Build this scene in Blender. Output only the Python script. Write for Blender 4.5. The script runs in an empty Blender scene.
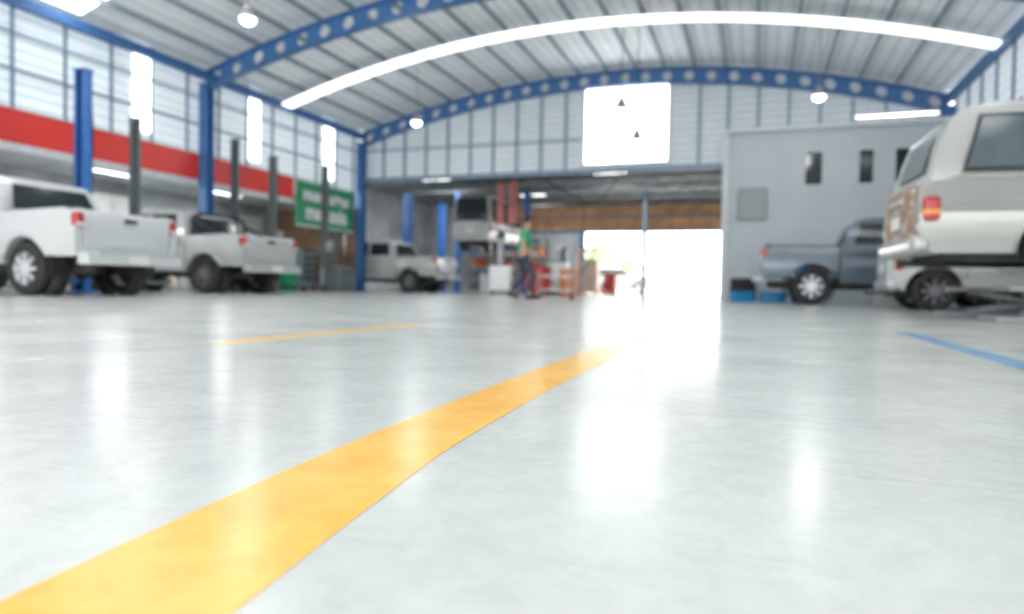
import bpy, bmesh, math, random
from mathutils import Vector, Matrix
random.seed(4)
scene=bpy.context.scene
C=scene.collection
TH=math.radians(19.7); cs,sn=math.cos(TH),math.sin(TH)
XL,XR,YB=-12.6,4.4,20.1
EAVE,PEAK=5.3,6.65
YF=-7.0
PI=math.pi
# ------------------------------------------------------------ materials
def mat(name,col,rough=.5,metal=0,var=.08,scale=6,emit=None,es=0,stripe=None,bump=0,spec=.5,coat=0,patch=None):
    m=bpy.data.materials.new(name); m.use_nodes=True
    nt=m.node_tree; N=nt.nodes; L=nt.links
    b=N['Principled BSDF']
    tc=N.new('ShaderNodeTexCoord')
    nz=N.new('ShaderNodeTexNoise'); nz.inputs['Scale'].default_value=scale; nz.inputs['Detail'].default_value=4
    L.new(tc.outputs['Object'],nz.inputs['Vector'])
    r=N.new('ShaderNodeValToRGB')
    c0=[max(0,c*(1-var)) for c in col]; c1=[min(1,c*(1+var)) for c in col]
    if patch: c1=patch
    r.color_ramp.elements[0].position=.3; r.color_ramp.elements[1].position=.7
    if patch: r.color_ramp.elements[0].position=.50; r.color_ramp.elements[1].position=.56
    r.color_ramp.elements[0].color=(*c0,1); r.color_ramp.elements[1].color=(*c1,1)
    L.new(nz.outputs['Fac'],r.inputs['Fac'])
    out=r.outputs['Color']
    if stripe:
        ax,freq,dark,sharp=stripe
        sp=N.new('ShaderNodeSeparateXYZ'); L.new(tc.outputs['Object'],sp.inputs[0])
        mu=N.new('ShaderNodeMath'); mu.operation='MULTIPLY'; mu.inputs[1].default_value=freq
        L.new(sp.outputs['XYZ'.index(ax)],mu.inputs[0])
        fr=N.new('ShaderNodeMath'); fr.operation='FRACT'; L.new(mu.outputs[0],fr.inputs[0])
        gt=N.new('ShaderNodeMath'); gt.operation='LESS_THAN'; gt.inputs[1].default_value=sharp; L.new(fr.outputs[0],gt.inputs[0])
        mx=N.new('ShaderNodeMixRGB'); mx.inputs[2].default_value=(*dark,1)
        L.new(gt.outputs[0],mx.inputs[0]); L.new(out,mx.inputs[1]); out=mx.outputs[0]
    L.new(out,b.inputs['Base Color'])
    b.inputs['Roughness'].default_value=rough; b.inputs['Metallic'].default_value=metal
    b.inputs['Specular IOR Level'].default_value=spec
    if coat: b.inputs['Coat Weight'].default_value=coat; b.inputs['Coat Roughness'].default_value=.1
    if es:
        if emit: b.inputs['Emission Color'].default_value=(*emit,1)
        else: L.new(out,b.inputs['Emission Color'])
        b.inputs['Emission Strength'].default_value=es
    if bump:
        bp=N.new('ShaderNodeBump'); bp.inputs['Strength'].default_value=bump; bp.inputs['Distance'].default_value=.01
        L.new(nz.outputs['Fac'],bp.inputs['Height']); L.new(bp.outputs[0],b.inputs['Normal'])
    return m
M={}
M['blue']=mat('blue_steel',(.045,.15,.36),.45,0,.12)
M['liftblue']=mat('lift_blue',(.04,.17,.50),.4)
M['bluegrey']=mat('blue_grey_steel',(.20,.28,.37),.5)
M['purlin']=mat('purlin_steel',(.26,.31,.37),.5)
M['darkpost']=mat('dark_post_paint',(.12,.15,.16),.5)
M['roof']=mat('roof_insulation_glow',(.68,.72,.73),.6,0,.05,3,es=.20,stripe=('X',3.6,(.52,.57,.60),.22),spec=.2)  # faint emission put into the insulation to brighten the roof underside
M['clad']=mat('gable_cladding_glow',(.58,.64,.67),.5,0,.05,2,es=.10,stripe=('Z',5.0,(.47,.53,.57),.28))  # slight glow put into the opaque cladding colour
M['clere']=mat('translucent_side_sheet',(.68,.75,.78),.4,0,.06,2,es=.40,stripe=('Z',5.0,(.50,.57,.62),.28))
M['sky']=mat('skylight_sheet',(.95,.97,1),.5,0,.02,3,emit=(1,1,.99),es=1.9)
M['rooffill']=mat('roof_fill_sheet',(.95,.97,1),.5,0,.02,3,emit=(1,1,.99),es=6)  # fill light for the unseen roof strips
M['skyfar']=mat('bright_window_sheet',(.95,.97,1),.5,0,.02,3,emit=(1,1,1),es=2.8)
M['lamp']=mat('lamp_glow',(1,1,.95),.5,0,0,3,emit=(1,1,.94),es=5)
M['tube']=mat('tube_glow',(1,1,1),.5,0,0,3,emit=(1,1,1),es=3)
M['red']=mat('red_fascia',(.72,.04,.03),.4,0,.06,1.5)
M['green']=mat('green_sign',(.015,.28,.13),.4,0,.05)
M['white']=mat('white_paint',(.80,.81,.81),.35,0,.03)
M['greywall']=mat('grey_wall_panel',(.50,.55,.58),.6,0,.05,1.2)
M['greytrim']=mat('pale_grey_trim',(.62,.66,.68),.5)
M['brown']=mat('brown_panel',(.62,.34,.17),.6,0,.2,2,stripe=('X',1.2,(.46,.24,.12),.06))
M['brownwall']=mat('brown_board',(.34,.21,.13),.7,0,.25,2)
M['tan']=mat('tan_panel',(.66,.52,.42),.7,0,.15,2)
M['darkceil']=mat('dark_annex_ceiling',(.20,.22,.24),.7,0,.2,2)
M['leanwall']=mat('lean_to_wall',(.52,.56,.57),.7,0,.25,1)
M['carwhite']=mat('car_white_paint',(.58,.60,.60),.3,0,.03,3,coat=.8)
M['carpearl']=mat('car_offwhite_paint',(.46,.48,.47),.32,0,.06,3,coat=.8)
M['carsilver']=mat('car_silver_paint',(.44,.47,.47),.38,.2,.04,3,coat=.5)
M['suvsilver']=mat('car_warm_silver_paint',(.40,.405,.385),.32,.25,.05,3,coat=.7)
M['cargrey']=mat('car_slate_paint',(.12,.155,.19),.32,.35,.05,3,coat=.7)
M['primer']=mat('brown_bare_hatch',(.36,.22,.15),.6,0,.2,7,patch=(.46,.42,.38))
M['glass']=mat('dark_glass',(.02,.03,.035),.10,0,.1,3)
M['bglass']=mat('grey_green_glass',(.09,.12,.13),.12,0,.1,3)
M['rubber']=mat('tire_rubber',(.025,.025,.027),.75,0,.2,20,bump=.3)
M['rim']=mat('alloy_rim',(.68,.70,.71),.4,.3,.05)
M['steelrim']=mat('dark_rim',(.24,.24,.25),.4,.5,.1)
M['black']=mat('black_plastic',(.02,.02,.02),.5)
M['under']=mat('underbody',(.05,.05,.05),.8,0,.3,8)
M['redlamp']=mat('tail_lamp_red',(.45,.04,.04),.2)
M['orangelamp']=mat('indicator_orange',(.80,.30,.08),.2)
M['clearlamp']=mat('clear_lamp',(.75,.77,.8),.2)
M['chrome']=mat('chrome',(.7,.7,.7),.35,.8,.02)
M['metal']=mat('grey_metal',(.30,.31,.32),.5,.5,.1)
M['plate']=mat('plate_white',(.7,.7,.68),.4)
M['orange']=mat('orange_paint',(.80,.33,.16),.5)
M['bin']=mat('blue_bin_plastic',(.03,.27,.55),.4)
M['redcab']=mat('red_cabinet',(.55,.05,.05),.35)
M['skin']=mat('skin',(.50,.30,.20),.55)
M['hair']=mat('black_hair',(.012,.01,.01),.6)
M['shirt']=mat('green_shirt',(.03,.36,.15),.8,0,.15,12)
M['trouser']=mat('dark_trousers',(.05,.06,.09),.85,0,.2,12)
M['shoe']=mat('dark_shoe',(.03,.025,.02),.6)
M['eye']=mat('eye',(.02,.015,.01),.2)
M['lip']=mat('lip',(.35,.13,.11),.5)
M['banner']=mat('red_cloth',(.55,.20,.19),.8,0,.25,3)
M['cable']=mat('black_cable',(.02,.02,.02),.6)
M['leaf']=mat('leaf',(.30,.45,.22),.7,0,.4,6)
M['ground']=mat('outdoor_concrete',(.84,.82,.79),.8,0,.05,1)

FL0,FL1=(.50,.525,.505),(.60,.62,.597)
def floor_mat():
    m=bpy.data.materials.new('polished_concrete'); m.use_nodes=True
    nt=m.node_tree; N=nt.nodes; L=nt.links; b=N['Principled BSDF']
    tc=N.new('ShaderNodeTexCoord')
    def noise(s,d=5,r=.55,dist=0):
        n=N.new('ShaderNodeTexNoise'); n.inputs['Scale'].default_value=s; n.inputs['Detail'].default_value=d
        n.inputs['Roughness'].default_value=r; n.inputs['Distortion'].default_value=dist
        L.new(tc.outputs['Object'],n.inputs['Vector']); return n
    def ramp(src,a,ca,b_,cb):
        r=N.new('ShaderNodeValToRGB'); r.color_ramp.elements[0].position=a; r.color_ramp.elements[1].position=b_
        r.color_ramp.elements[0].color=(*ca,1); r.color_ramp.elements[1].color=(*cb,1)
        L.new(src,r.inputs['Fac']); return r
    def mul(a,b_,f):
        mx=N.new('ShaderNodeMixRGB'); mx.blend_type='MULTIPLY'; mx.inputs[0].default_value=f
        L.new(a,mx.inputs[1]); L.new(b_,mx.inputs[2]); return mx.outputs[0]
    n1=noise(1.6,8,.62,.6); r1=ramp(n1.outputs['Fac'],.35,FL0,.68,FL1)
    n2=noise(18,9,.8,.5); r2=ramp(n2.outputs['Fac'],.34,(.74,.74,.71),.58,(1,1,1))
    c=mul(r1.outputs[0],r2.outputs[0],.45)
    mp=N.new('ShaderNodeMapping'); mp.inputs['Scale'].default_value=(2.5,70,1); mp.inputs['Rotation'].default_value=(0,0,.9)
    L.new(tc.outputs['Object'],mp.inputs['Vector'])
    ns=N.new('ShaderNodeTexNoise'); ns.inputs['Scale'].default_value=1.2; ns.inputs['Detail'].default_value=2
    L.new(mp.outputs[0],ns.inputs['Vector'])
    r4=ramp(ns.outputs['Fac'],.60,(1,1,1),.74,(.84,.83,.81)); c=mul(c,r4.outputs[0],.45)
    L.new(c,b.inputs['Base Color'])
    n5=noise(2.2,5,.6,.4); r5=ramp(n5.outputs['Fac'],.3,(.17,)*3,.75,(.28,)*3)
    L.new(r5.outputs[0],b.inputs['Roughness'])
    b.inputs['Specular IOR Level'].default_value=.5
    n6=noise(4,2,.5)
    bp=N.new('ShaderNodeBump'); bp.inputs['Strength'].default_value=.06; bp.inputs['Distance'].default_value=.006
    L.new(n6.outputs['Fac'],bp.inputs['Height']); L.new(bp.outputs[0],b.inputs['Normal'])
    return m
M['floor']=floor_mat()
def paint_mat(name,c0,c1,fade=None):
    m=mat(name,c0,.24,0,0,3)
    nt=m.node_tree; N=nt.nodes; L=nt.links; b=N['Principled BSDF']
    tc=N.new('ShaderNodeTexCoord'); n=N.new('ShaderNodeTexNoise'); n.inputs['Scale'].default_value=7; n.inputs['Detail'].default_value=8; n.inputs['Roughness'].default_value=.7
    L.new(tc.outputs['Object'],n.inputs['Vector'])
    r=N.new('ShaderNodeValToRGB'); r.color_ramp.elements[0].position=.35; r.color_ramp.elements[1].position=.65
    r.color_ramp.elements[0].color=(*c0,1); r.color_ramp.elements[1].color=(*c1,1)
    L.new(n.outputs['Fac'],r.inputs['Fac']); out=r.outputs[0]
    if fade:   # colour blends into the floor tone towards the far end
        sp=N.new('ShaderNodeSeparateXYZ'); L.new(tc.outputs['Object'],sp.inputs[0])
        mr=N.new('ShaderNodeMapRange'); mr.inputs[1].default_value=fade[0]; mr.inputs[2].default_value=fade[1]
        L.new(sp.outputs[1],mr.inputs[0])
        mx=N.new('ShaderNodeMixRGB'); mx.inputs[2].default_value=(.60,.61,.58,1)
        L.new(mr.outputs[0],mx.inputs[0]); L.new(out,mx.inputs[1]); out=mx.outputs[0]
    L.new(out,b.inputs['Base Color'])
    bp=N.new('ShaderNodeBump'); bp.inputs['Strength'].default_value=.12; bp.inputs['Distance'].default_value=.004
    L.new(n.outputs['Fac'],bp.inputs['Height']); L.new(bp.outputs[0],b.inputs['Normal'])
    return m
M['yellow']=paint_mat('yellow_line_paint',(.80,.39,.04),(.89,.51,.09),(2.1,4.2))
M['yellow2']=paint_mat('thin_yellow_paint',(.80,.50,.17),(.84,.57,.25))
M['blueline']=paint_mat('blue_line_paint',(.13,.28,.48),(.22,.41,.60))

# ------------------------------------------------------------ helpers
def tag(o,label,cat,group=None):
    o['label']=label; o['category']=cat
    if group: o['group']=group
    return o
def struct(o):
    o['kind']='structure'; return o
class B:
    def __init__(s): s.bm=bmesh.new()
    def _mi(s,faces,mi,smooth=False):
        for f in faces: f.material_index=mi; f.smooth=smooth
    def box(s,c,d,mi=0,rot=None):
        r=bmesh.ops.create_cube(s.bm,size=1)
        mt=Matrix.Translation(c)@(rot.to_4x4() if rot else Matrix())@Matrix.Diagonal((*d,1))
        bmesh.ops.transform(s.bm,matrix=mt,verts=r['verts'])
        s._mi({f for v in r['verts'] for f in v.link_faces},mi); return s
    def cyl(s,p0,p1,r,mi=0,seg=16,r2=None):
        p0,p1=Vector(p0),Vector(p1); d=p1-p0
        q=d.to_track_quat('Z','Y').to_matrix().to_4x4()
        g=bmesh.ops.create_cone(s.bm,cap_ends=True,segments=seg,radius1=r,radius2=r if r2 is None else r2,depth=d.length,
            matrix=Matrix.Translation((p0+p1)/2)@q)
        fs={f for v in g['verts'] for f in v.link_faces}
        for f in fs: f.material_index=mi; f.smooth=len(f.verts)==4
        return s
    def sph(s,c,r,mi=0,seg=16):
        if not hasattr(r,'__len__'): r=(r,r,r)
        g=bmesh.ops.create_uvsphere(s.bm,u_segments=seg,v_segments=max(6,seg//2),radius=1,matrix=Matrix.Translation(c)@Matrix.Diagonal((*r,1)))
        s._mi({f for v in g['verts'] for f in v.link_faces},mi,True); return s
    def tubepath(s,pts,r,mi=0,seg=8):
        rings=[]
        for i,p in enumerate(pts):
            p=Vector(p); a=Vector(pts[max(0,i-1)]); c=Vector(pts[min(len(pts)-1,i+1)])
            q=(c-a).to_track_quat('Z','Y').to_matrix()
            rings.append([s.bm.verts.new(p+q@Vector((r*math.cos(2*PI*k/seg),r*math.sin(2*PI*k/seg),0))) for k in range(seg)])
        for i in range(len(rings)-1):
            for k in range(seg):
                f=s.bm.faces.new((rings[i][k],rings[i][(k+1)%seg],rings[i+1][(k+1)%seg],rings[i+1][k])); f.material_index=mi; f.smooth=True
        s.bm.faces.new(rings[0]); s.bm.faces.new(rings[-1]); return s
    def lathe_y(s,prof,c,mi=0,seg=32,closed=True):
        rings=[]
        for k in range(seg):
            a=2*math.pi*k/seg
            rings.append([s.bm.verts.new((c[0]+r*math.cos(a),c[1]+y,c[2]+r*math.sin(a))) for r,y in prof])
        n=len(prof)
        for k in range(seg):
            A,Bv=rings[k],rings[(k+1)%seg]
            for i in range(n if closed else n-1):
                j=(i+1)%n
                f=s.bm.faces.new((A[i],A[j],Bv[j],Bv[i])); f.material_index=mi; f.smooth=True
        return s
    def poly(s,pts,mi=0):
        f=s.bm.faces.new([s.bm.verts.new(p) for p in pts]); f.material_index=mi; return f
    def obj(s,name,mats,parent=None,bevel=0,loc=(0,0,0),solid=0,seg=2,fix=True):
        if fix: bmesh.ops.recalc_face_normals(s.bm,faces=s.bm.faces)
        me=bpy.data.meshes.new(name); s.bm.to_mesh(me); s.bm.free()
        for m in (mats if isinstance(mats,(list,tuple)) else [mats]): me.materials.append(m)
        o=bpy.data.objects.new(name,me); C.objects.link(o); o.location=loc
        if parent: o.parent=parent
        if solid:
            m=o.modifiers.new('s','SOLIDIFY'); m.thickness=solid; m.offset=0
        if bevel:
            m=o.modifiers.new('b','BEVEL'); m.width=bevel; m.segments=seg; m.limit_method='ANGLE'; m.angle_limit=math.radians(35)
            m.harden_normals=True
            for p in me.polygons: p.use_smooth=True
        return o
def box(name,c,d,m,parent=None,bevel=0):
    return B().box((0,0,0),d).obj(name,m,parent,bevel,loc=c)
def empty(name,loc,rz=0):
    e=bpy.data.objects.new(name,None); C.objects.link(e); e.location=loc; e.rotation_euler=(0,0,rz); e.empty_display_size=.2; return e
def zr(x):
    t=(x-(XL+XR)/2)/((XR-XL)/2); return EAVE+(PEAK-EAVE)*(1-t*t)

# ------------------------------------------------------------ floor, lines
b=B(); b.box((-4,12.7,-.05),(30,39.8,.1)); f=struct(b.obj('floor',M['floor']))
b=B(); b.box((-4,84,-.08),(140,102,.1)); g=struct(b.obj('floor_outdoor',M['ground']))
b=B(); b.box((-4,-32.5,-.08),(140,50,.1)); struct(b.obj('floor_forecourt',M['ground']))
def strip(name,pts,m,label):
    b=B()
    L=[b.bm.verts.new((p[1],p[0],.0006)) for p in pts]; R=[b.bm.verts.new((p[2],p[0],.0006)) for p in pts]
    for i in range(len(pts)-1): b.bm.faces.new((L[i],R[i],R[i+1],L[i+1]))
    o=b.obj(name,m); tag(o,label,'floor marking'); return o
def interp(pts,n=5):
    out=[]
    for i in range(len(pts)-1):
        p0=pts[max(0,i-1)];p1=pts[i];p2=pts[i+1];p3=pts[min(len(pts)-1,i+2)]
        for k in range(n):
            t=k/n
            out.append(tuple(.5*((2*b_)+(-a+c)*t+(2*a-5*b_+4*c-d)*t*t+(-a+3*b_-3*c+d)*t**3) for a,b_,c,d in zip(p0,p1,p2,p3)))
    out.append(pts[-1]); return out
strip('painted_floor_line',interp([(-.6,-.45,-.23),(0,-.50,-.30),(.36,-.543,-.357),(.65,-.575,-.40),(1.0,-.600,-.442),(1.5,-.617,-.466),(2.1,-.628,-.48),(3.0,-.636,-.49),(4.2,-.64,-.50)]),M['yellow'],'broad yellow painted line on the polished concrete floor')
strip('painted_floor_line',[(2.2,-2.10,-1.97),(3.9,-2.10,-1.97)],M['yellow2'],'short yellow painted bay line on the concrete floor')
strip('painted_floor_line',[(1.0,.86,.98),(5.2,.86,.98)],M['blueline'],'blue painted bay line beside the raised silver car')

# ------------------------------------------------------------ roof
NX=48
b=B(); rows=[]
for i in range(NX+1):
    x=XL-.15+(XR-XL+.3)*i/NX
    rows.append((b.bm.verts.new((x,YF,zr(x)+.12)),b.bm.verts.new((x,YB+.2,zr(x)+.12))))
for i in range(NX): b.bm.faces.new((rows[i][0],rows[i+1][0],rows[i+1][1],rows[i][1]))
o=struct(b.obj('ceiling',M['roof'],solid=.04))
for p in o.data.polygons: p.use_smooth=True
wn=[0]
def wname():
    wn[0]+=1; return 'window_%d'%wn[0]
tn=[0]
def roofstrip(y0,y1,m,dz=.085,name=None):
    b=B(); rr=[]
    for i in range(NX+1):
        x=XL+.05+(XR-XL-.1)*i/NX
        rr.append((b.bm.verts.new((x,y0,zr(x)+dz)),b.bm.verts.new((x,y1,zr(x)+dz))))
    for i in range(NX): b.bm.faces.new((rr[i][0],rr[i+1][0],rr[i+1][1],rr[i][1]))
    struct(b.obj(name or wname(),m,solid=.01))
roofstrip(15.75,16.2,M['sky'],-.14)
tn[0]+=1; roofstrip(15.70,16.25,M['greytrim'],-.12,'trim_%d'%tn[0])  # opaque backing added above the strip to keep its light off the roof
roofstrip(9.0,9.8,M['rooffill']); roofstrip(3.0,3.9,M['rooffill']); roofstrip(-3.2,-2.2,M['rooffill'])  # glowing strips out of view, added to brighten the interior
def trim(c,d,m,bevel=0):
    tn[0]+=1; o=box('trim_%d'%tn[0],c,d,m,bevel=bevel); struct(o); return o
x=XL+.7
while x<XR-.4:
    trim((x,(YF+YB)/2,zr(x)+.03),(.055,YB-YF,.11),M['purlin']); x+=.84
def arch(y,label):
    b=B(); n=28; W=XR-XL
    def P(u,v):
        x=XL+W*u; return Vector((x,0,zr(x)-.46+.42*v))
    for i in range(n):
        u0,u1=i/n,(i+1)/n; ring_o=[];ring_i=[]
        for k in range(16):
            a=2*math.pi*k/16; c_,s_=math.cos(a),math.sin(a); mxx=max(abs(c_),abs(s_))
            uo,vo=.5+.5*c_/mxx,.5+.5*s_/mxx; ui,vi=.5+.23*c_,.5+.33*s_
            ring_o.append(b.bm.verts.new(P(u0+(u1-u0)*uo,vo))); ring_i.append(b.bm.verts.new(P(u0+(u1-u0)*ui,vi)))
        for k in range(16):
            j=(k+1)%16; b.bm.faces.new((ring_o[k],ring_o[j],ring_i[j],ring_i[k]))
    bmesh.ops.remove_doubles(b.bm,verts=b.bm.verts,dist=.0005)
    for v in (0,1):
        prev=None
        for i in range(n+1):
            p=P(i/n,v); a=b.bm.verts.new(p+Vector((0,-.1,0))); c=b.bm.verts.new(p+Vector((0,.1,0)))
            if prev: b.bm.faces.new((prev[0],a,c,prev[1]))
            prev=(a,c)
    o=b.obj('arched_roof_beam',M['blue'],loc=(0,y,0),solid=.03)
    tag(o,label,'roof beam','arched roof beams')
for y in (13.1,6.1,-.9): arch(y,'blue arched steel roof beam with round holes')
arch(YB-.15,'blue arched steel beam with round holes along the gable')
def column(x,y,h,m=None,w=.2,label='blue steel H-section column holding the roof',grp='blue steel columns'):
    b=B(); b.box((0,-w/2+.012,h/2),(w,.024,h)).box((0,w/2-.012,h/2),(w,.024,h)).box((0,0,h/2),(.02,w-.04,h)).box((0,0,.012),(w+.15,w+.15,.024))
    o=b.obj('steel_column',m or M['blue'],loc=(x,y,0)); tag(o,label,'column',grp); return o
for y in (YB-.15,13.1,6.1,-.9):
    column(XL,y,EAVE-.3,w=.24); 
    column(XR,y,EAVE-.3,w=.24)
trim((XL,(YF+YB)/2,EAVE-.12),(.14,YB-YF,.2),M['blue'])
trim((XR,(YF+YB)/2,EAVE-.12),(.14,YB-YF,.2),M['blue'])
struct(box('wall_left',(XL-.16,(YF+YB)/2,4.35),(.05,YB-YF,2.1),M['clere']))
y=YF+.6
while y<YB:
    trim((XL-.10,y,4.35),(.05,.05,2.1),M['bluegrey']); y+=1.0
for z in (4.0,4.65): trim((XL-.08,(YF+YB)/2,z),(.05,YB-YF,.04),M['bluegrey'])
for yc in (1.2,4.6,8.0,11.4,14.85,18.25):
    struct(box(wname(),(XL-.12,yc,4.35),(.04,.5,1.7),M['skyfar']))
struct(box('wall_left_fascia',(XL-.2,(YF+16.6)/2,3.0),(.12,16.6-YF,.62),M['red']))
trim((XL-.2,(YF+16.6)/2,2.62),(.1,16.6-YF,.14),M['greytrim'])
trim((XL-.13,(YF+16.6)/2,3.33),(.06,16.6-YF,.05),M['white'])
struct(box('ceiling_left_bay',(-14.5,(YF+YB)/2,2.82),(3.5,YB-YF,.06),M['leanwall']))
struct(box('wall_left_outer',(-16.2,(YF+YB)/2,1.7),(.12,YB-YF,3.4),M['leanwall']))
struct(box('wall_annex_left',(-16.2,26.2,2.25),(.12,12.1,4.5),M['leanwall']))
struct(box('wall_left_partition',(-14.45,YB+.0,1.4),(3.4,.1,2.78),M['brownwall']))
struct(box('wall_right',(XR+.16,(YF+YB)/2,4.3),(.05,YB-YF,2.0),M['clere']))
y=YF+.6
while y<YB:
    trim((XR+.10,y,4.3),(.05,.05,2.0),M['bluegrey']); y+=1.0
struct(box('ceiling_right_bay',(6.7,(YF+YB)/2,3.32),(4.6,YB-YF,.06),M['leanwall']))
struct(box('wall_right_outer',(9.0,(YF+YB)/2,1.65),(.12,YB-YF,3.3),M['greywall']))
b=B()
for i in range(30):
    x0,x1=XL+(XR-XL)*i/30,XL+(XR-XL)*(i+1)/30
    b.poly([(x0,0,4.6),(x1,0,4.6),(x1,0,zr(x1)+.1),(x0,0,zr(x0)+.1)])
bmesh.ops.remove_doubles(b.bm,verts=b.bm.verts,dist=.001)
struct(b.obj('wall_front_blocker',M['clere'],loc=(0,YF+.05,0),solid=.06))  # unseen upper wall behind the camera, added to cut incoming daylight
# gable wall
b=B(); wx0,wx1,wz0,wz1=-5.0,-2.5,3.92,6.2
xs=sorted(set([round(XL+(XR-XL)*i/60,3) for i in range(61)]+[wx0,wx1]))
def q(x0,x1,za0,zb0,za1,zb1):
    b.poly([(x0,0,za0),(x1,0,za1),(x1,0,zb1),(x0,0,zb0)])
for i in range(len(xs)-1):
    x0,x1=xs[i],xs[i+1]; t0,t1=zr(x0)+.1,zr(x1)+.1
    if x0>=wx0-1e-4 and x1<=wx1+1e-4:
        q(x0,x1,3.75,wz0,3.75,wz0); q(x0,x1,wz1,t0,wz1,t1)
    else: q(x0,x1,3.75,t0,3.75,t1)
bmesh.ops.remove_doubles(b.bm,verts=b.bm.verts,dist=.001)
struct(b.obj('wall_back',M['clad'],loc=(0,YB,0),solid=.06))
struct(box(wname(),((wx0+wx1)/2,YB+.02,(wz0+wz1)/2),(wx1-wx0,.03,wz1-wz0),M['skyfar']))
for z in (wz0,wz1): trim(((wx0+wx1)/2,YB-.05,z),(wx1-wx0+.12,.07,.07),M['greytrim'])
for xx in (wx0,wx1): trim((xx,YB-.05,(wz0+wz1)/2),(.06,.07,wz1-wz0),M['greytrim'])
x=XL+.8
while x<XR-.2:
    if not (wx0-.1<x<wx1+.1):
        t=zr(x)-.4; z0=3.8 if x<-.9 else 4.65
        trim((x,YB-.08,(z0+t)/2),(.055,.08,t-z0),M['bluegrey'])
    x+=.78
trim(((XL-.9)/2,YB-.06,3.74),(-.9-XL,.16,.12),M['bluegrey'])
trim((-8.8,YB-.06,4.7),(7.4,.06,.05),M['bluegrey'])
# grey office wall
wins=[(1.13,1.53),(2.42,2.75),(3.26,3.72),(6.2,6.9)]
b=B(); xs=[-.93]+[v for w in wins for v in w]+[9.0]
for i in range(len(xs)-1):
    if i%2==0: q(xs[i],xs[i+1],0,4.6,0,4.6)
    else:
        top=4.6
        z0,z1=(3.1,4.0) if xs[i]<5 else (1.2,2.2)
        q(xs[i],xs[i+1],0,z0,0,z0); q(xs[i],xs[i+1],z1,top,z1,top)
struct(b.obj('wall_back_office',M['greywall'],loc=(0,YB-.2,0),solid=.1))
trim((1.75,YB-.3,4.62),(5.3,.35,.1),M['greytrim'])
trim((-.9,YB-.22,2.3),(.16,.2,4.6),M['greytrim'])
for w in wins:
    z0,z1=(3.1,4.0) if w[0]<5 else (1.2,2.2)
    struct(box(wname(),((w[0]+w[1])/2,YB-.17,(z0+z1)/2),(w[1]-w[0],.02,z1-z0),M['glass']))
    for zz in (z0,z1): trim(((w[0]+w[1])/2,YB-.27,zz),(w[1]-w[0]+.06,.05,.04),M['greytrim'])
e=empty('wall_vent',(-.2,YB-.3,2.65)); tag(e,'grey louvred metal vent box on the grey wall','vent')
b=B(); b.box((0,0,.4),(.75,.1,.04)).box((0,0,-.4),(.75,.1,.04)).box((-.36,0,0),(.04,.1,.84)).box((.36,0,0),(.04,.1,.84)); b.obj('frame',M['metal'],e)
b=B(); 
for k in range(9): b.box((0,0,-.34+.085*k),(.7,.08,.02),rot=Matrix.Rotation(.6,3,'X'))
b.obj('slats',M['greytrim'],e)

# ------------------------------------------------------------ annex
struct(box('ceiling_annex',(-7.5,26.2,4.45),(17.4,12.1,.08),M['darkceil']))
struct(box('wall_annex_right',(-.75,26.1,2.2),(.1,11.8,4.4),M['greywall']))
struct(box('wall_annex_fascia',(-6.3,32.2,3.72),(13,.15,1.4),M['brown']))
struct(box('wall_annex_corner',(-14.4,32.2,3.65),(3.5,.15,1.6),M['leanwall']))
trim((-6.3,32.05,2.98),(13,.1,.1),M['blue'])
trim((-6.3,32.05,3.65),(13,.06,.06),M['blue'])
trim((-6.3,32.05,4.25),(13,.1,.1),M['blue'])
struct(box('wall_annex_back',(-12.1,32.2,1.5),(8.2,.12,3.0),M['leanwall']))
for i,y in enumerate((22.5,25,27.5,30)):
    e=empty('roof_truss',(0,y,0)); tag(e,'dark steel lattice truss under the annex roof','roof truss','annex roof trusses')
    b=B(); b.box((-7,0,4.35),(13.5,.07,.07)).box((-7,0,4.0),(13.5,.07,.07)); b.obj('chord',M['darkpost'],e)
    b=B()
    for k in range(27):
        x0=-13.7+.5*k; b.cyl((x0,0,4.0 if k%2 else 4.35),(x0+.5,0,4.35 if k%2 else 4.0),.02,seg=6)
    b.obj('lattice',M['darkpost'],e)
column(-4.05,26,4.0,m=M['bluegrey'],w=.16,label='blue-grey steel column standing in the open annex')
column(-7.9,31.9,3.0,m=M['blue'],w=.2,label='blue steel column at the outer edge of the annex')

# ------------------------------------------------------------ lamps
def highbay(x,y,z,label='round high-bay lamp glowing white, hung from the roof',pw=60):
    e=empty('high_bay_lamp',(x,y,z)); tag(e,label,'ceiling lamp','high-bay lamps')
    top=zr(x)+.08-z
    B().cyl((0,0,.2),(0,0,top),.012,seg=8).obj('hanging_rod',M['metal'],e)
    B().cyl((0,0,0),(0,0,.1),.16,seg=24,r2=.10).cyl((0,0,.1),(0,0,.22),.08,seg=16).obj('lamp_housing',M['metal'],e)
    B().sph((0,0,-.0),(.14,.14,.11)).obj('bulb_cover',M['lamp'],e)
    l=bpy.data.lights.new('pl','POINT'); l.energy=pw; l.shadow_soft_size=.25; lo=bpy.data.objects.new('lamp_light',l); C.objects.link(lo); lo.parent=e; lo.location=(0,0,-.4)
for p in ((-9.0,17,4.76),(1.2,17,4.7),(-8.7,10,4.95)): highbay(*p,pw=40)
for p,l in (((-3.3,17,4.9),.16),((-2.9,17,4.1),.14)):
    e=empty('pendant_lamp',p); tag(e,'small dark bell-shaped pendant hanging on a thin cable','pendant lamp')
    B().cyl((0,0,.1),(0,0,zr(p[0])+.05-p[2]),.012,seg=6).obj('cable',M['cable'],e)
    B().cyl((0,0,-.12),(0,0,.12),l,seg=20,r2=.04).obj('lamp_shade',M['metal'],e)
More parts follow.
